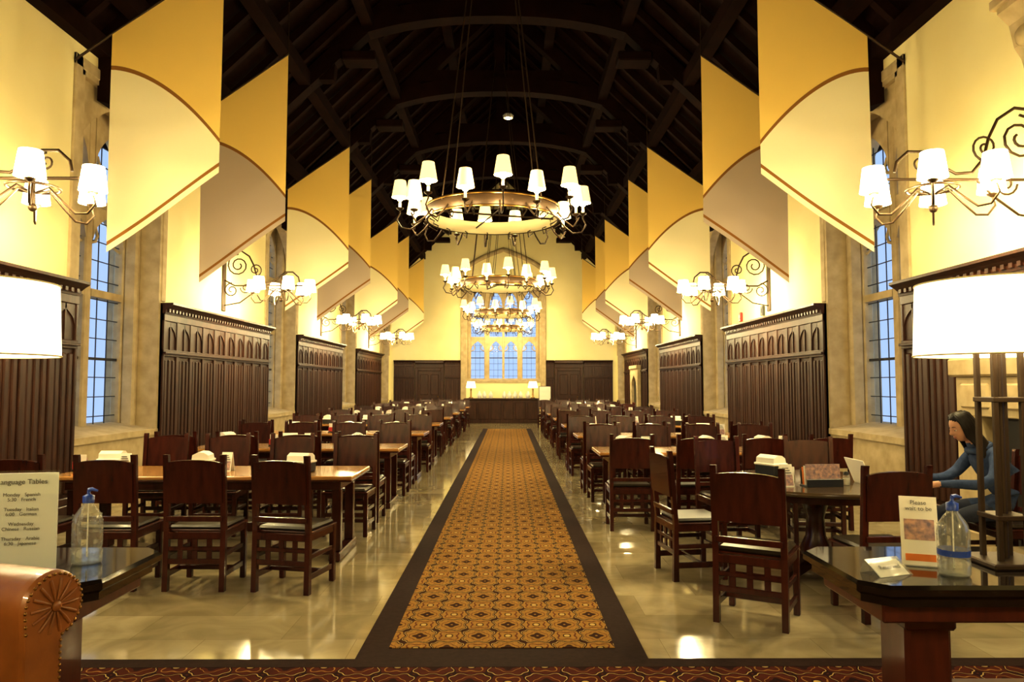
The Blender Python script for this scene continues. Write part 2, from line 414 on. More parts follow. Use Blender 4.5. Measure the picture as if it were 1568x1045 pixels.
m.box(-W-.3,W+.3,-.14,.02,2.08,2.2,stone,.01);m.box(-W,W,-.005,.02,0,2.0,blackp)
m.obj('door_3',(C+HALF-.02,26.0,0),-pi/2)
m=MB()
m.box(-1.15,1.15,-.2,.0,1.62,1.80,stone,.02);m.box(-1.08,1.08,-.16,0,1.25,1.62,stone,.01)
for sx in(-1,1):
    m.box(sx*.72,sx*1.08,-.16,0,0,1.25,stone,.01);m.box(sx*.69,sx*1.11,-.18,0,0,.18,stone,.01);m.box(sx*.8,sx*1.0,-.18,0,.3,1.15,stone,.02)
for i in range(4): m.box(-1+i*.52,-1+i*.52+.42,-.18,0,1.32,1.56,stone,.02)
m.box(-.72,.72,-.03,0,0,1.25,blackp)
m.obj('fireplace',(C+HALF-.02,6.1,0),-pi/2)
# ------------------------------------------------------------ carpets
m=MB();m.box(C-HALF+.12,C+HALF-.22,Y0+.02,4.12,0,.012,forem);m.box(C-HALF+.12,C+HALF-.22,4.12,4.24,0,.013,bordm);m.obj('lounge_rug')
m=MB();m.box(-.86,.79,4.245,25.75,0,.008,bordm);m.box(-.695,.625,4.42,25.6,.008,.0125,runm);m.obj('runner_rug')
# ------------------------------------------------------------ banners
def banner(name,sd,y,low):
    m=MB();NI=24;ri,ro=3.1,4.37
    rows=[]
    ph=random.random()*6
    for i in range(NI+1):
        t=i/NI;r=ro+(ri-ro)*t
        top=5.60+(6.50-5.60)*t
        arc=4.33+.86*(1-t**1.85)
        bot=3.05+(3.96-3.05)*t
        rows.append((r,[top,arc+.025,arc-.025,bot+.12,bot+.075,bot]))
    mats=[bgold,bbrown,low,bbrown,low]
    for k in range(5):
        vs=[];fs=[];sub=5 if k in(0,2) else 1
        for r,z in rows:
            t=(r-ri)/(ro-ri)
            for j in range(sub+1):
                zz=z[k]+(z[k+1]-z[k])*j/sub
                yy=y+.03*math.sin(t*5+ph+zz*.7)*(6.5-zz)/3
                vs.append((C+sd*r,yy,zz))
        for i in range(NI):
            for j in range(sub):
                a=i*(sub+1)+j;fs.append((a,a+1,a+sub+2,a+sub+1))
        m.add(vs,fs,mats[k],True)
    m.tube([(C+sd*ri,y,6.5),(C+sd*ro,y,5.6),(C+sd*(XW-.02),y,5.29)],.015,iron)
    m.tube([(C+sd*ri,y,6.5),(C+sd*ri,y,slope(3.1,.1))],.008,iron)
    m.obj(name,recalc=False)
for sd in(-1,1):
    for i,y in enumerate((8.35,10.85,15.15,17.6,21.95,24.4,28.8)):
        banner('hanging_banner',sd,y,bcream if i%2==0 else bmauve)
# ------------------------------------------------------------ chandeliers
m=MB();RR=.86;RO=1.2
m.lathe([(RR,-.09),(RR,.09),(RR-.02,.09),(RR-.02,-.09),(RR,-.09)],iron,seg=64,cap=False)
m.lathe([(RR-.021,-.085),(RR-.021,.085)],ivory,seg=64,cap=False)  # pale liner paints the lamplit inner face of the iron ring
m.lathe([(RR+.012,-.09),(RR+.012,-.065),(RR,-.065)],brass,seg=64,cap=False)
m.lathe([(RR+.012,.065),(RR+.012,.09),(RR,.09)],brass,seg=64,cap=False)
NS=16
for i in range(NS):
    a=2*pi*(i+.3)/NS;ro=RO if i%2==0 else RO-.1;dz=-.02 if i%2==0 else -.13
    Mx=Matrix.Rotation(a,4,'Z')
    m.tube([(RR,0,-.02),(RR+.09,0,-.13),(RR+.2,0,-.22),(ro-.02,0,-.2),(ro+.04,0,-.1),(ro,0,.0+dz),(ro,0,.06+dz)],.011,iron,M=Mx)
    m.tube([(RR+.03,0,-.1),(RR-.08,0,-.17),(RR-.1,0,-.1),(RR-.04,0,-.07)],.008,iron,M=Mx)
    m.lathe([(.01,0),(.045,.02),(.05,.035)],iron,(ro,0,.04+dz),seg=10,M=Mx)
    m.lathe([(.018,0),(.018,.13)],ivory,(ro,0,.07+dz),seg=8,M=Mx)
    m.sphere((ro,0,.215+dz),(.044,.044,.055),bulb,8,6,M=Mx)
    m.lathe([(.108,0),(.072,.22)],shade_ch,(ro,0,.21+dz),seg=14,cap=False,M=Mx)
for i in range(4):
    a=2*pi*(i+.5)/4;c,s_=math.cos(a)*RR,math.sin(a)*RR
    m.tube([(c,s_,.05),(c*.06,s_*.06,5.6)],.009,iron,5)
for i in range(2):
    a=pi*i/2+.3;m.tube([(math.cos(a)*RR,math.sin(a)*RR,.0),(-math.cos(a)*RR,-math.sin(a)*RR,0)],.012,iron)
m.lathe([(.08,5.55),(.1,5.62),(.03,5.7),(.03,6.3)],iron,seg=12)
chm=m.mesh('chandelier')
for k,y in enumerate((9.55,16.35,23.1,29.3)):
    o=put('chandelier',chm,(C,y,3.76),k*.05)
    for i in range(8):
        a=2*pi*(2*i+.3)/NS
        plight('bulb_%d'%i,(RO*math.cos(a),RO*math.sin(a),.13),68,parent=o,r=.045)
# ------------------------------------------------------------ sconces
m=MB()
m.box(0,.03,-.07,.07,-.35,.65,iron,.01)
m.tube([(.02,0,.2),(.2,0,.1),(1.4,0,.1)],.014,iron)
def spiral(cx,cz,r0,turn,a0,n=22,sg=1,y=0):
    return [(cx+sg*r0*(1-.8*t/n)*math.cos(a0+turn*t/n),y,cz+r0*(1-.8*t/n)*math.sin(a0+turn*t/n)) for t in range(n+1)]
m.tube([(.03,0,.60),(.12,0,.70),(.3,0,.72),(.45,0,.62),(.53,0,.46),(.58,0,.28),(.68,0,.16),(.82,0,.15),(.95,0,.22),(1.08,0,.34),(1.22,0,.34),(1.32,0,.25),(1.34,0,.16)],.014,iron)
m.tube(spiral(.26,.46,.2,4.5*pi/1.2,pi/2),.012,iron);m.tube(spiral(.56,.38,.12,3*pi,-pi/2),.010,iron)
m.tube(spiral(1.12,.24,.08,3*pi,pi/2),.009,iron);m.tube(spiral(.15,.02,.13,3*pi,pi/2),.010,iron)
m.tube([(.03,0,-.25),(.3,0,-.2),(.5,0,-.05),(.65,0,.1)],.011,iron)
m.tube(spiral(.4,.06,.1,3*pi,pi),.009,iron)
cx=1.02;R6=.50
m.tube([(cx+.2*math.cos(a*pi/8),.2*math.sin(a*pi/8),.02) for a in range(16)],.012,iron,closed=True)
m.tube([(cx,0,.3),(cx,0,-.12)],.015,iron);m.sphere((cx,0,-.15),.035,iron)
for i in range(6):
    Mx=Matrix.Translation((cx,0,0))@Matrix.Rotation(2*pi*i/6,4,'Z')
    m.tube([(.03,0,-.02),(.13,0,.02),(.25,0,-.1),(.36,0,-.2),(.46,0,-.2),(.525,0,-.12),(R6,0,-.04)],.010,iron,M=Mx)
    m.lathe([(.01,0),(.04,.02),(.045,.03)],iron,(R6,0,-.05),seg=10,M=Mx)
    m.lathe([(.016,0),(.016,.06)],ivory,(R6,0,-.03),seg=8,M=Mx)
    m.lathe([(.112,0),(.085,.21)],shade_sc,(R6,0,-.01),seg=16,cap=False,M=Mx)
    m.sphere((R6,0,.05),(.03,.03,.045),bulb,8,6,M=Mx)
scm=m.mesh('wall_sconce')
for sd in(-1,1):
    for y in(-.65,6.15,12.95,19.75,26.5):
        o=put('wall_sconce',scm,(C+sd*XW,y,3.18),0 if sd<0 else pi)
        for i in(0,2,4):
            a=2*pi*i/6;plight('bulb_%d'%i,(cx+R6*math.cos(a),R6*math.sin(a),-.06),108,parent=o,r=.045)
# ------------------------------------------------------------ chairs
m=MB();bv=.006
hw=.215
for sx in(-1,1):
    p=[(-.19,0),(-.235,0),(-.225,.45),(-.265,1.0),(-.27,1.02),(-.235,1.02),(-.23,1.0),(-.19,.45)]
    m.prism(p,'x',sx*hw-.02,sx*hw+.02,chairw)
    m.box(sx*hw-.021,sx*hw+.021,.17,.215,0,.45,chairw,bv)
    m.box(sx*hw-.012,sx*hw+.012,-.2,.19,.10,.145,chairw,.004)
    m.box(sx*hw-.012,sx*hw+.012,-.2,.19,.25,.285,chairw,.004)
    m.box(sx*hw-.015,sx*hw+.015,-.2,.19,.385,.44,chairw,.004)
for y in(-.212,.192):
    m.box(-hw,hw,y-.012,y+.012,.385,.44,chairw,.004)
    m.box(-hw,hw,y-.011,y+.011,.20,.24,chairw,.004)
m.box(-hw,hw,-.222,-.2,.30,.33,chairw,.004)
for sx in(-.11,0,.11): m.box(sx-.02,sx+.02,-.219,-.204,.22,.4,chairw,.003)
m.box(-hw,hw,-.01,.012,.11,.145,chairw,.004)
cr=[(-hw,.66),(hw,.66),(hw,.955)]+[(hw*.97*math.cos(a),.955+.028*math.sin(a)) for a in[pi*i/10 for i in range(1,10)]]+[(-hw,.955)]
Mr=Matrix.Translation((0,-.2265,.45))@Matrix.Rotation(math.radians(4.2),4,'X')@Matrix.Translation((0,0,-.45))
m.prism(cr,'y',-.012,.012,chairw,M=Mr)
m.box(-hw,hw,-.011,.011,.52,.56,chairw,.004,M=Mr)
m.box(-.235,.235,-.2,.23,.438,.455,chairw,.006);m.box(-.215,.215,-.185,.215,.45,.485,leather,.016)
chm=m.mesh('dining_chair')
def chair(x,y,rz=0,j=.06):
    return put('dining_chair',chm,(x+random.uniform(-.02,.02),y+random.uniform(-.02,.02),0),rz+random.uniform(-j,j))
# ------------------------------------------------------------ rect table
def table(L):
    m=MB();m.box(-L/2,L/2,-.42,.42,.715,.75,tabtop,.008);m.box(-L/2+.002,L/2-.002,-.418,.418,.70,.716,chairw,.004)
    m.box(-L/2+.12,L/2-.12,-.34,-.31,.62,.70,chairw,.004);m.box(-L/2+.12,L/2-.12,.31,.34,.62,.70,chairw,.004)
    for sx in(-1,1):
        x=sx*(L/2-.16)
        m.box(x-.04,x+.04,-.34,.34,.62,.70,chairw,.006);m.box(x-.05,x+.05,-.36,.36,0,.08,chairw,.01)
        for sy in(-1,1): m.box(x-.04,x+.04,sy*.26-.04,sy*.26+.04,.08,.62,chairw,.006)
    m.box(-L/2+.16,L/2-.16,-.03,.03,.2,.28,chairw,.006)
    return m.mesh('dining_table')
tml=table(2.65);tmr=table(2.7)
m=MB();m.box(-.085,.085,-.11,.11,0,.09,blackp,.01);m.box(-.09,.09,-.115,.115,.085,.105,white,.006)
m.prism([(-.075,.105),(-.07,.15),(-.02,.175),(.03,.17),(.07,.145),(.078,.105)],'y',-.10,.10,white)
napm=m.mesh('napkin_dispenser')
def tent(w,h,face=white):
    m=MB();m.prism([(-.045,0),(-.003,h),(.003,h),(.045,0),(.04,0),(0,h-.01),(-.04,0)],'x',-w/2,w/2,white)
    Mt=Matrix.Translation((0,-.0465,0))@Matrix.Rotation(-math.atan2(.042,h),4,'X')
    m.box(-w/2+.008,w/2-.008,-.001,.0005,.01,h*.55,face,M=Mt)
    for i in range(3): m.box(-w/2+.015,w/2-.015-.01*i,-.002,.0,h*.62+i*.018,h*.62+i*.018+.007,inkm,M=Mt)
    return m.mesh('table_tent_card')
tent1=tent(.10,.17,pinkp);tent2=tent(.12,.12,orangep)
m=MB();m.lathe([(.025,0),(.028,.06),(.024,.08),(.02,.085)],bottlem,seg=12,cap=False);m.lathe([(.024,.003),(.026,.055)],white,seg=12);m.lathe([(.022,.08),(.022,.1),(.012,.108)],blackp,seg=12)
shaker=m.mesh('salt_shaker')
m=MB();m.box(-.06,.06,-.035,.035,0,.02,blackp,.005);m.box(-.055,.055,-.03,-.024,.02,.09,redp,.003);m.box(-.055,.055,.0,.006,.02,.15,white,.002);m.box(-.055,.055,.02,.026,.02,.12,pinkp,.002)
caddy=m.mesh('condiment_caddy')
def items(xc,yc):
    zt=.75
    for x in(-.98+random.uniform(-.08,.08),-.1+random.uniform(-.1,.1),.75+random.uniform(-.15,.15)):
        put('napkin_dispenser',napm,(xc+x,yc+random.uniform(-.1,.15),zt),random.uniform(-.4,.4)+random.choice((0,pi/2)))
        if random.random()<.6: put('table_tent_card',tent1,(xc+x+.24,yc+random.uniform(-.15,.1),zt),random.uniform(-.4,.4))
        if random.random()<.3: put('condiment_caddy',caddy,(xc+x-.22,yc+random.uniform(-.1,.1),zt),random.uniform(-.3,.3))
        if random.random()<.5: put('salt_shaker',shaker,(xc+x+.13,yc-.24,zt))
P=2.75
for k in range(8):
    yc=6.9+P*k;put('dining_table',tml,(-2.68,yc,0));items(-2.68,yc)
    for x in(-1.68,-2.36,-3.03,-3.72):
        if k==0 and x==-1.68: put('dining_chair',chm,(-1.64,5.8,0),-.22)
        else: chair(x,yc-1.02)
        chair(x+.03,yc+.92,pi)
for k in range(7):
    yc=9.1+P*k;put('dining_table',tmr,(2.42,yc,0));items(2.42,yc)
    for x in(1.30,2.00,2.70,3.40):
        chair(x,yc-.98);chair(x,yc+.92,pi)
m=MB();RT=.8
m.lathe([(RT-.02,.712),(RT,.72),(RT,.742),(RT-.012,.75)],tabdark,seg=56,cap=True)
m.lathe([(RT-.12,.65),(RT-.12,.712)],chairw,seg=40)
m.lathe([(.11,.10),(.13,.2),(.08,.3),(.07,.45),(.11,.58),(.2,.65)],chairw,seg=20)
for i in range(4):
    m.prism([(0,.16),(.12,.16),(.42,.06),(.42,0),(.34,0),(.1,.06),(0,.06)],'y',-.04,.04,chairw,M=Matrix.Rotation(i*pi/2+.6,4,'Z'))
m.obj('round_table',(2.55,6.2,0))
for (x,y,tx,ty) in((1.66,5.0,2.4,6.25),(1.50,6.15,2.6,6.30),(2.52,5.10,2.45,6.2),(2.15,7.32,2.3,6.2),(3.0,7.3,2.8,6.2)):
    put('dining_chair',chm,(x,y,0),math.atan2(-(tx-x),ty-y))
put('napkin_dispenser',napm,(2.33,6.6,.75),.5)
m=MB();m.box(-.15,.15,-.06,.06,0,.012,blackp,.003)
for i in range(4): m.box(-.14,.14,-.045+i*.03,-.035+i*.03,.01,.17-.01*i,[pinkp,white,orangep,blackp][i],.001,M=Matrix.Rotation(-.12,4,'X'))
m.box(-.15,.15,-.062,-.054,.0,.06,blackp,.002);m.obj('menu_holder',(2.46,5.85,.75),.1)
put('table_tent_card',tent1,(2.18,5.85,.75),.15);put('salt_shaker',shaker,(2.68,5.9,.75));put('table_tent_card',tent2,(2.3,6.15,.75),-.5)
# ------------------------------------------------------------ woman
PX,PY,PR=3.87,5.85,pi/2
W=bpy.data.objects.new('seated_woman',None);W.location=(PX,PY,0);W.rotation_euler=(0,0,PR);S.collection.objects.link(W)
put('dining_chair',chm,(PX+.03,PY,0),PR)
def skinmesh(name,V,E,Rr,root=0,sub=2):
    me=bpy.data.meshes.new(name);me.from_pydata(V,E,[])
    o=bpy.data.objects.new(name,me);S.collection.objects.link(o)
    bpy.context.view_layer.objects.active=o
    md=o.modifiers.new('s','SKIN')
    if not me.skin_vertices:
        with bpy.context.temp_override(object=o,active_object=o): bpy.ops.mesh.customdata_skin_add()
    for i,r in enumerate(Rr):
        d=me.skin_vertices[0].data[i];d.radius=r if isinstance(r,tuple) else (r,r);d.use_root=(i==root)
    md.use_smooth_shade=True
    ms=o.modifiers.new('ss','SUBSURF');ms.levels=sub;ms.render_levels=sub
    dg=bpy.context.evaluated_depsgraph_get();dg.update()
    nm=bpy.data.meshes.new_from_object(o.evaluated_get(dg));bpy.data.objects.remove(o)
    for p in nm.polygons:p.use_smooth=True
    return nm
V=[(0,-.03,.60),(0,-.02,.70),(0,.03,.84),(0,.10,.96),(0,.16,1.03),(0,.205,1.08),(0,.24,1.14)]
Rr=[(.15,.12),(.13,.10),(.14,.105),(.13,.10),(.085,.075),(.048,.048),(.045,.045)]
E=[(i,i+1) for i in range(6)]
def addv(p,r,frm):
    V.append(p);Rr.append(r);E.append((frm,len(V)-1));return len(V)-1
hands=[]
for sx in(-1,1):
    a=addv((sx*.14,.12,.99),.062,3);a=addv((sx*.19,.14,.94),.056,a);a=addv((sx*.235,.20,.84),.047,a);a=addv((sx*.235,.30,.785),.044,a)
    a=addv((sx*.18,.45,.790),.036,a);a=addv((sx*.12,.56,.782),.026,a);a=addv((sx*.105,.60,.774),(.03,.018),a);a=addv((sx*.095,.64,.770),(.034,.015),a)
    hands.append(sx)
    b2=addv((sx*.09,.05,.57),.085,0);b2=addv((sx*.11,.22,.565),.078,b2);b2=addv((sx*.12,.42,.53),.06,b2);b2=addv((sx*.12,.42,.30),.052,b2);b2=addv((sx*.12,.40,.10),.036,b2);b2=addv((sx*.12,.44,.045),.036,b2);addv((sx*.13,.56,.035),.03,b2)
bodyme=skinmesh('body',V,E,Rr)
for mt in(jacket,jeans,skin,blackp): bodyme.materials.append(mt)
for p in bodyme.polygons:
    c=p.center
    if c.z<.13: k=3
    elif c.z<.66 and not(c.y<.2 and c.z>.6): k=1
    elif c.y>.555 and c.z>.7: k=2
    elif c.z>1.085: k=2
    else:k=0
    p.material_index=k
put('body',bodyme,parent=W)
for sx in hands:
    for fi in range(5):
        if fi<4:
            o_=(-.026+.0175*fi);L=[.066,.076,.07,.056][fi]
            b0=Vector((sx*.097+o_,.655,.770));pts=[b0-Vector((0,.02,0)),b0+Vector((0,.008,.004)),b0+Vector((-sx*.004,L*.45,.004)),b0+Vector((-sx*.008,L*.75,-.004)),b0+Vector((-sx*.01,L*.95,-.013))]
            rr=[.009,.0088,.0082,.0075,.006]
        else:
            b0=Vector((sx*.105-sx*.028,.61,.770));pts=[b0,b0+Vector((-sx*.02,.018,0)),b0+Vector((-sx*.03,.04,-.004)),b0+Vector((-sx*.032,.058,-.009))];rr=[.011,.0105,.009,.007]
        fm=skinmesh('finger',[tuple(p) for p in pts],[(i,i+1) for i in range(len(pts)-1)],rr,0,1)
        fm.materials.append(skin);put('finger_%d'%fi,fm,parent=W)
HM=Matrix.Translation((0,.285,1.215))@Matrix.Rotation(math.radians(-24),4,'X')
def g(a): return math.exp(-a*a)
seg,ring=48,40
def headpt(x,y,z):
    X,Yv,Z=.072*x,.092*y,.115*z
    if z<0: X*=1-.30*(-z)**1.6
    if y<0 and z<-.2: Yv*=1-.45*min(1,(-z-.2)/.6)
    if y>0:
        if z<0: Yv*=1+.10*g((z+.7)/.3)
        Yv+=.024*g(x/.13)*g((z+.14)/.14)+.010*g(x/.10)*g((z-.08)/.2)
        Yv-=.012*g((abs(x)-.36)/.2)*g((z-.06)/.13)
        Yv+=.008*g(x/.28)*g((z+.45)/.08)+.012*g(x/.25)*g((z+.78)/.14)
        Yv+=.004*g((abs(x)-.45)/.2)*g((z+.22)/.2)
    return Vector((X,Yv,Z))
m=MB(HM);vs=[];fs=[];dirs=[]
for k in range(ring+1):
    th=pi*k/ring
    for i in range(seg):
        a=2*pi*i/seg;q=max(math.sin(th),.002);d=(q*math.cos(a),q*math.sin(a),-math.cos(th));dirs.append(d);vs.append(headpt(*d))
for k in range(ring):
    for i in range(seg):
        j=(i+1)%seg;fs.append((k*seg+i,k*seg+j,(k+1)*seg+j,(k+1)*seg+i))
m.add(vs,fs,skin,True)
for sx in(-1,1):
    m.sphere((sx*.028,.071,.006),(.013,.012,.008),white);m.sphere((sx*.028,.0815,.003),(.005,.003,.005),blackp)
    m.sphere((sx*.028,.0725,.010),(.0145,.0125,.0065),skin)
    m.tube([(sx*.013,.086,.028),(sx*.028,.084,.033),(sx*.045,.074,.028)],[.0025,.003,.0015],hairm)
    m.sphere((sx*.070,-.002,-.005),(.008,.018,.028),skin)
m.tube([(-.02,.083,-.052),(-.008,.092,-.049),(0,.0925,-.051),(.008,.092,-.049),(.02,.083,-.052)],[.001,.004,.0035,.004,.001],lipm)
m.tube([(-.017,.083,-.056),(0,.091,-.059),(.017,.083,-.056)],[.001,.0045,.001],lipm)
m.obj('head',parent=W)
def inface(x,y,z): return y-(.22+.55*(z-.35)/.4 if z>.35 else .22)
m=MB(HM);hv=[]
for d in dirs:
    f=inface(*d);e=1.005+.09*min(1,max(0,-f)/.25)
    p=headpt(*d);hv.append(Vector((p.x*e*1.02,p.y*e,max(p.z,-.085)*e)))
fh=[]
for F in fs:
    c=[sum(dirs[i][k] for i in F)/4 for k in range(3)]
    if inface(*c)>.02: continue
    fh.append(F)
m.add(hv,fh,hairm,True)
m.M=Matrix.Identity(4)
for sx in(-1,1):
    for i in range(30):
        t=i/29
        phi=math.radians(68+112*t);r1=.003*math.sin(i*5.1)
        yp=.055-.10*t
        pts=[HM@Vector((sx*.004,yp,.118*math.sqrt(max(.1,1-(yp/.1)**2))))]
        for el,kk in((62,.35),(40,.75),(15,1),(-12,1),(-35,1.0)):
            e_=math.radians(el);ph=phi*kk+(1-kk)*math.radians(40+100*t)
            Rh=1.07
            pts.append(HM@Vector((sx*.074*Rh*math.cos(e_)**.7*math.sin(ph),.094*Rh*math.cos(e_)**.7*math.cos(ph)+r1,.116*Rh*math.sin(e_))))
        bx=sx*math.sin(phi);by=math.cos(phi)
        pts+=[Vector((bx*.088,.205+by*.10,1.09)),Vector((bx*.105,.145+by*.10,1.0)),Vector((bx*.10,.10+by*.11,.91+.025*math.sin(i*2.3))),Vector((bx*.095,.085+by*.11,.86+.03*math.sin(i*3.7)))]
        m.tube(pts,[.004,.008,.010,.010,.011,.012,.013,.013,.010,.003],hairm,6)
m.obj('hair',parent=W)
m=MB();m.tube([(.085*math.cos(a),.16+.075*math.sin(a),1.05-.03*math.sin(a)) for a in[2*pi*i/16 for i in range(16)]],.024,jacket,8,closed=True);m.obj('hood',parent=W)
m=MB();m.box(-.16,.16,-.11,.11,0,.012,white,.003)
Ml=Matrix.Translation((0,.11,.008))@Matrix.Rotation(math.radians(-22),4,'X')
m.box(-.16,.16,-.004,.004,0,.21,white,.003,M=Ml);m.box(-.15,.15,-.006,-.004,.01,.2,inkm,0,M=Ml);m.box(-.14,.14,-.07,.05,.012,.0135,inkm)
m.obj('laptop',(2.95,5.95,.75),PR)
m=MB();m.box(-.1,.1,-.14,.14,0,.006,white,.001);m.box(-.085,.085,-.12,.12,.006,.007,white);m.obj('notebook',(3.0,5.62,.75),.3)
# ------------------------------------------------------------ near side tables
def sidetable(name,x0,x1,y0,y1):
    m=MB();cy=(y0+y1)/2;c=.09;B=.012
    def octo(d): return [(x0+c+d,y0+d),(x1-c-d,y0+d),(x1-d,y0+c+d),(x1-d,y1-c-d),(x1-c-d,y1-d),(x0+c+d,y1-d),(x0+d,y1-c-d),(x0+d,y0+c+d)]
    def ring(d0,za,d1,zb,mat):
        A=[(p[0],p[1],za) for p in octo(d0)];B_=[(p[0],p[1],zb) for p in octo(d1)]
        m.add(A+B_,[(i,(i+1)%8,8+(i+1)%8,8+i) for i in range(8)],mat)
    ring(.03,.69,0,.71,blacklac);ring(0,.71,0,.735,blacklac);ring(0,.735,.012,.75,blacklac);ring(.03,.69,.03,.66,blacklac)
    m.add([(p[0],p[1],.75) for p in octo(.012)],[tuple(range(8))],blacklac);m.add([(p[0],p[1],.66) for p in octo(.03)],[tuple(range(8))],blacklac)
    m.box(x0+.1,x1-.1,y0+.08,y1-.08,.58,.66,redwood,.008)
    for xx in(x0+.38,x1-.38):
        m.box(xx-.1,xx+.1,cy-.12,cy+.12,.1,.58,redwood,.02);m.box(xx-.12,xx+.12,cy-.27,cy+.27,B+.001,.1,redwood,.02)
        m.box(xx-.11,xx+.11,cy-.14,cy+.14,.5,.58,redwood,.012)
    m.box(x0+.38,x1-.38,cy-.04,cy+.04,.16,.24,redwood,.01)
    return m.obj(name)
sidetable('console_table',1.42,3.0,2.97,3.70)
sidetable('console_table',-3.2,-1.66,3.0,3.70)
def tablelamp(loc,R0=.34,z0=.93,z1=1.26):
    m=MB();m.box(-.13,.13,-.13,.13,0,.025,iron,.006)
    for sx in(-1,1):
        for sy in(-1,1): m.box(sx*.06-.011,sx*.06+.011,sy*.06-.011,sy*.06+.011,.02,z0+.02,iron,.003)
    for z in(.2,.72): m.box(-.075,.075,-.075,.075,z,z+.022,iron,.003)
    m.tube([(0,0,.02),(0,0,z1-.08)],.016,iron,8)
    m.lathe([(R0,z0),(R0-.015,z1)],shade_tl,seg=48,cap=False);m.lathe([(R0-.004,z0+.001),(R0-.019,z1-.001)],shade_tl,seg=48,cap=False)
    m.tube([((R0+.001)*math.cos(a),(R0+.001)*math.sin(a),z0) for a in[2*pi*i/48 for i in range(48)]],.004,ivory,5,closed=True)
    m.tube([((R0-.014)*math.cos(a),(R0-.014)*math.sin(a),z1) for a in[2*pi*i/48 for i in range(48)]],.004,ivory,5,closed=True)
    for i in range(3):
        a=2*pi*i/3;m.tube([(0,0,z1-.03),((R0-.018)*math.cos(a),(R0-.018)*math.sin(a),z1-.01)],.003,iron,5)
    m.sphere((0,0,1.1),(.035,.035,.05),bulb,10,8);m.sphere((0,0,z1-.01),.018,iron,8,6)
    o=m.obj('table_lamp',loc);plight('bulb_light',(0,0,1.18),22,parent=o,r=.04,c=(1,.86,.58));return o
tablelamp((2.22,3.34,.75));tablelamp((-2.43,3.34,.75),.36)
def bottle(loc,lab=False):
    m=MB();m.lathe([(.001,0),(.056,0),(.062,.012),(.062,.06),(.058,.07),(.062,.08),(.062,.18),(.055,.215),(.035,.245),(.022,.262),(.022,.275)],bottlem,seg=24,cap=False)
    if lab: m.lathe([(.0625,.085),(.0625,.11)],bluep,seg=24,cap=False)
    m.lathe([(.057,.008),(.057,.055)],clearliq,seg=24)
    m.lathe([(.024,.27),(.024,.30),(.012,.305),(.007,.31),(.007,.325)],bluep,seg=16);m.tube([(.0,0,.325),(.015,0,.33),(.04,0,.322)],[.010,.008,.005],bluep,8);m.tube([(0,0,.27),(0,0,.03)],.003,white,6)
    for i in range(60):
        a=i*2.4;z=.03+.19*i/60;m.sphere((.06*math.cos(a),.06*math.sin(a),z),.004,bottlem,6,4)
    return m.obj('sanitizer_bottle',loc)
bottle((-1.88,3.36,.75));bottle((1.87,3.14,.75),True)
def text(parent,body,size,loc,rot,mat=inkm,align='CENTER'):
    cu=bpy.data.curves.new('lettering','FONT');cu.body=body;cu.size=size;cu.align_x=align;cu.extrude=.0003;cu.materials.append(mat)
    o=bpy.data.objects.new('lettering',cu);S.collection.objects.link(o);o.parent=parent;o.location=loc;o.rotation_euler=rot;return o
m=MB();m.box(-.135,.135,-.003,.003,.012,.43,white,.001);m.box(-.145,.145,-.006,-.0035,.0,.44,glass);m.box(-.145,.145,-.05,.05,0,.006,bottlem,.002)
o=m.obj('menu_sign',(-2.02,3.12,.75),.2)
text(o,'Language Tables',.029,(0,-.0075,.385),(pi/2,0,0))
text(o,'Monday   Spanish\n5:30   French\n\nTuesday   Italian\n6:00   German\n\nWednesday\nChinese   Russian\n\nThursday   Arabic\n6:30   Japanese',.020,(0,-.0075,.335),(pi/2,0,0))
m=MB();Mt=Matrix.Rotation(-.18,4,'X');m.box(-.075,.075,-.002,.002,0,.30,white,.0005,M=Mt);m.box(-.06,.06,-.004,-.002,.11,.2,pinkp,M=Mt);m.box(-.06,.06,-.0045,-.002,.02,.05,orangep,M=Mt);m.box(-.08,.08,-.03,.08,0,.004,bottlem,.001)
o=m.obj('flyer_stand',(1.82,3.30,.75),-.35)
text(o,'Please\nwait to be',.026,(0,.036,.262),(pi/2-.18,0,0))
m=MB();Mt=Matrix.Translation((0,-.045,0))@Matrix.Rotation(-.95,4,'X');m.box(-.08,.08,-.002,.002,0,.085,white,.0005,M=Mt);m.prism([(-.055,0),(.055,0),(.03,.06)],'x',-.09,.09,bottlem)
o=m.obj('name_card',(1.60,3.17,.75),.35);text(o,'Reserved',.03,(0,-.024,.026),(pi/2-.95,0,0))
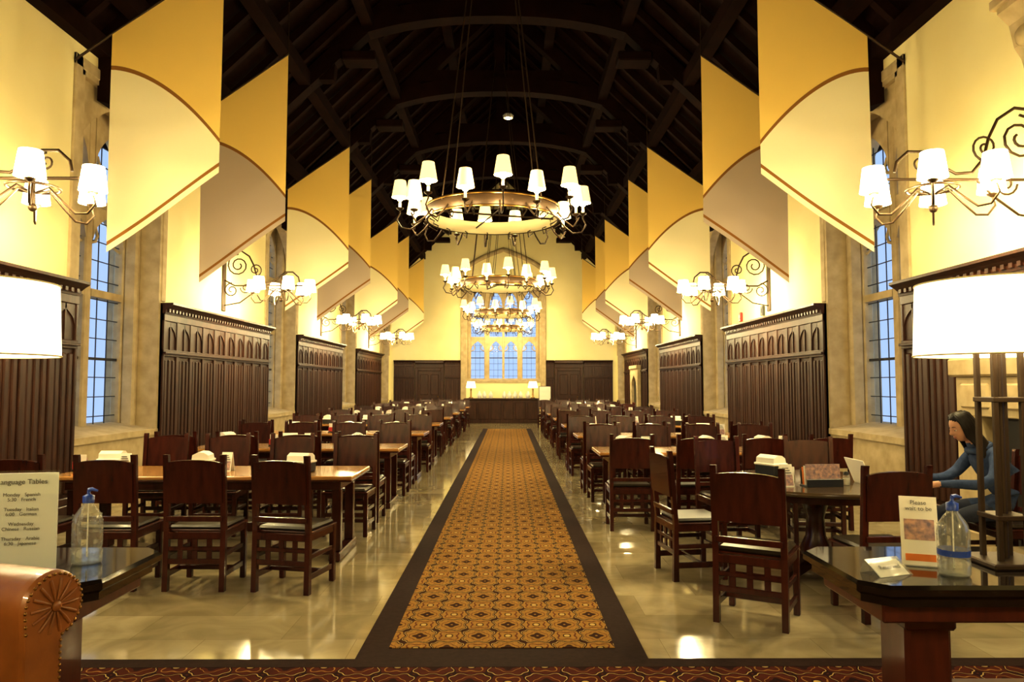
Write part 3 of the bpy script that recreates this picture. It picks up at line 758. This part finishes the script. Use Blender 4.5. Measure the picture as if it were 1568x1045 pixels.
# ------------------------------------------------------------ leather armchair (facing local +Y)
m=MB()
def arm(sx):
    M=Matrix.Scale(sx,4,(1,0,0))
    rc=(.36,.81);R=.115
    prof=[(.25,.05),(.25,.74)]+[(rc[0]+R*math.cos(a),rc[1]+R*math.sin(a)) for a in[pi*1.05-i*pi*1.45/24 for i in range(25)]]+[(.39,.68),(.385,.05)]
    m.prism(prof,'y',-.42,.38,tanl,M=M,sm=True)
    rings=[(1,.38),(.985,.405),(.93,.42),(.88,.424)]
    def sc(p,k): 
        return ((rc[0]-.03)+(p[0]-(rc[0]-.03))*k, p[1] if p[1]<.6 else rc[1]+(p[1]-rc[1])*k)
    n=len(prof)
    for q in range(3):
        A=[(sc(p,rings[q][0])[0],rings[q][1],sc(p,rings[q][0])[1]) for p in prof];B_=[(sc(p,rings[q+1][0])[0],rings[q+1][1],sc(p,rings[q+1][0])[1]) for p in prof]
        m.add(A+B_,[(i,(i+1)%n,n+(i+1)%n,n+i) for i in range(n)],tanl,True,M)
    m.add([(sc(p,.88)[0],.424,sc(p,.88)[1]) for p in prof],[tuple(range(n))],tanl,False,M)
    for q in range(14):
        a=q*2*pi/14;m.tube([(rc[0]+.02*math.cos(a),.427,rc[1]+.02*math.sin(a)),(rc[0]+.055*math.cos(a),.427,rc[1]+.055*math.sin(a)),(rc[0]+.088*math.cos(a),.421,rc[1]+.088*math.sin(a))],[.003,.006,.007],tanl,6,M=M)
    m.sphere((rc[0],.43,rc[1]),(.018,.01,.018),tanl,10,6,M=M)
    pts=[sc(p,.9) for p in prof[1:]]
    for i in range(len(pts)-1):
        a=Vector(pts[i]);b_=Vector(pts[i+1]);nn=max(1,int((b_-a).length/.02))
        for q in range(nn):
            p=a+(b_-a)*q/nn;m.sphere((p.x,.424,p.y),(.006,.005,.006),brass,6,4,M=M)
arm(-1);arm(1)
m.box(-.3,.3,-.35,.40,.06,.30,tanl,.03);m.box(-.255,.255,-.22,.43,.30,.46,tanl,.05)
m.prism([(-.42,.05),(-.42,.72),(-.50,.80),(-.50,.88),(-.44,.93),(-.34,.93),(-.28,.86),(-.22,.5),(-.24,.3),(-.24,.05)],'x',-.38,.38,tanl)
for r_ in range(3):
    for c_ in range(5): m.sphere((-.2+c_*.1+(.05 if r_%2 else 0),-.24-.02*r_,.55+.11*r_),(.012,.012,.012),brass,8,6)
for sx in(-1,1):
    for sy in(-.36,.36): m.lathe([(.02,0),(.035,.03),(.03,.06)],redwood,(sx*.32,sy,.0),seg=12)
m.obj('leather_armchair',(-2.0,2.27,.013),math.radians(-108))
# ------------------------------------------------------------ far serving counter
m=MB();yf=29.5
m.box(-1.72,1.25,yf,yf+.8,0,.92,wain,.01);m.box(-1.77,1.3,yf-.05,yf+.85,.92,.98,wain,.015)
for i in range(6): m.box(-1.65+i*.485,-1.65+i*.485+.4,yf-.025,yf,.15,.82,wain,.015)
m.obj('serving_counter')
m=MB();m.lathe([(.05,0),(.07,.02),(.085,.12),(.06,.2),(.035,.24),(.03,.28),(.001,.285)],ceram,seg=16);m.tube([(.08,0,.17),(.13,0,.17),(.13,0,.08),(.075,0,.07)],.01,ceram)
pm=m.mesh('coffee_pot')
for x in(-1.15,-.95,-.7,-.15,.05,.28,.5,.8): put('coffee_pot',pm,(x,yf+.3,.98),x*3)
m=MB();m.lathe([(.001,0),(.09,.0),(.1,.02),(.03,.05),(.025,.3),(.04,.35),(.02,.42)],brass,seg=16);m.lathe([(.2,.42),(.15,.68)],shade_tl,seg=24,cap=False);m.sphere((0,0,.5),.03,bulb,8,6)
bm_=m.mesh('counter_lamp')
for x in(-1.5,1.0): put('counter_lamp',bm_,(x,yf+.45,.98))
m=MB();m.box(-.22,.22,-.02,.02,.75,1.45,white,.005);m.box(-.24,.24,.02,.03,.73,1.47,blackp,.003);m.box(-.02,.02,0,.03,.03,.75,iron);m.box(-.2,.2,-.15,.15,0,.03,iron,.005);m.obj('poster_stand',(1.45,29.2,0))
for y,mm in((14.5,redp),(13.25,blackp)):
    m=MB();m.box(-.06,.06,-.05,0,-.09,.09,mm,.01);m.box(-.03,.03,-.06,-.05,-.04,.04,white if mm is redp else blackp,.005);m.obj('fire_alarm',(C+XW-.001,y,2.87),-pi/2)
m=MB();m.lathe([(.12,0),(.14,.06),(.1,.1)],ceram,seg=20);m.lathe([(.07,-.01),(.08,.01)],bulb,seg=16);m.tube([(0,0,.1),(0,0,1.9)],.015,iron);m.obj('added_ceiling_disc',(C+.2,19.75-1.6,8.2))  # made-up hanging glow disc for a round white ceiling fitting, no known lamp
# ------------------------------------------------------------ world, camera
w=bpy.data.worlds.new('dusk');S.world=w;w.use_nodes=True
bg=w.node_tree.nodes['Background'];bg.inputs[0].default_value=(.44,.60,.92,1);bg.inputs[1].default_value=.9
cam=bpy.data.cameras.new('camera');co=bpy.data.objects.new('camera',cam);S.collection.objects.link(co)
cam.sensor_width=36;cam.lens=26;cam.clip_start=.05
co.location=(0,0,1.55);co.rotation_euler=(math.radians(93.34),0,math.radians(-.3))
S.camera=co
S.view_settings.view_transform='Standard';S.view_settings.look='None';S.view_settings.exposure=.5;S.view_settings.gamma=.86
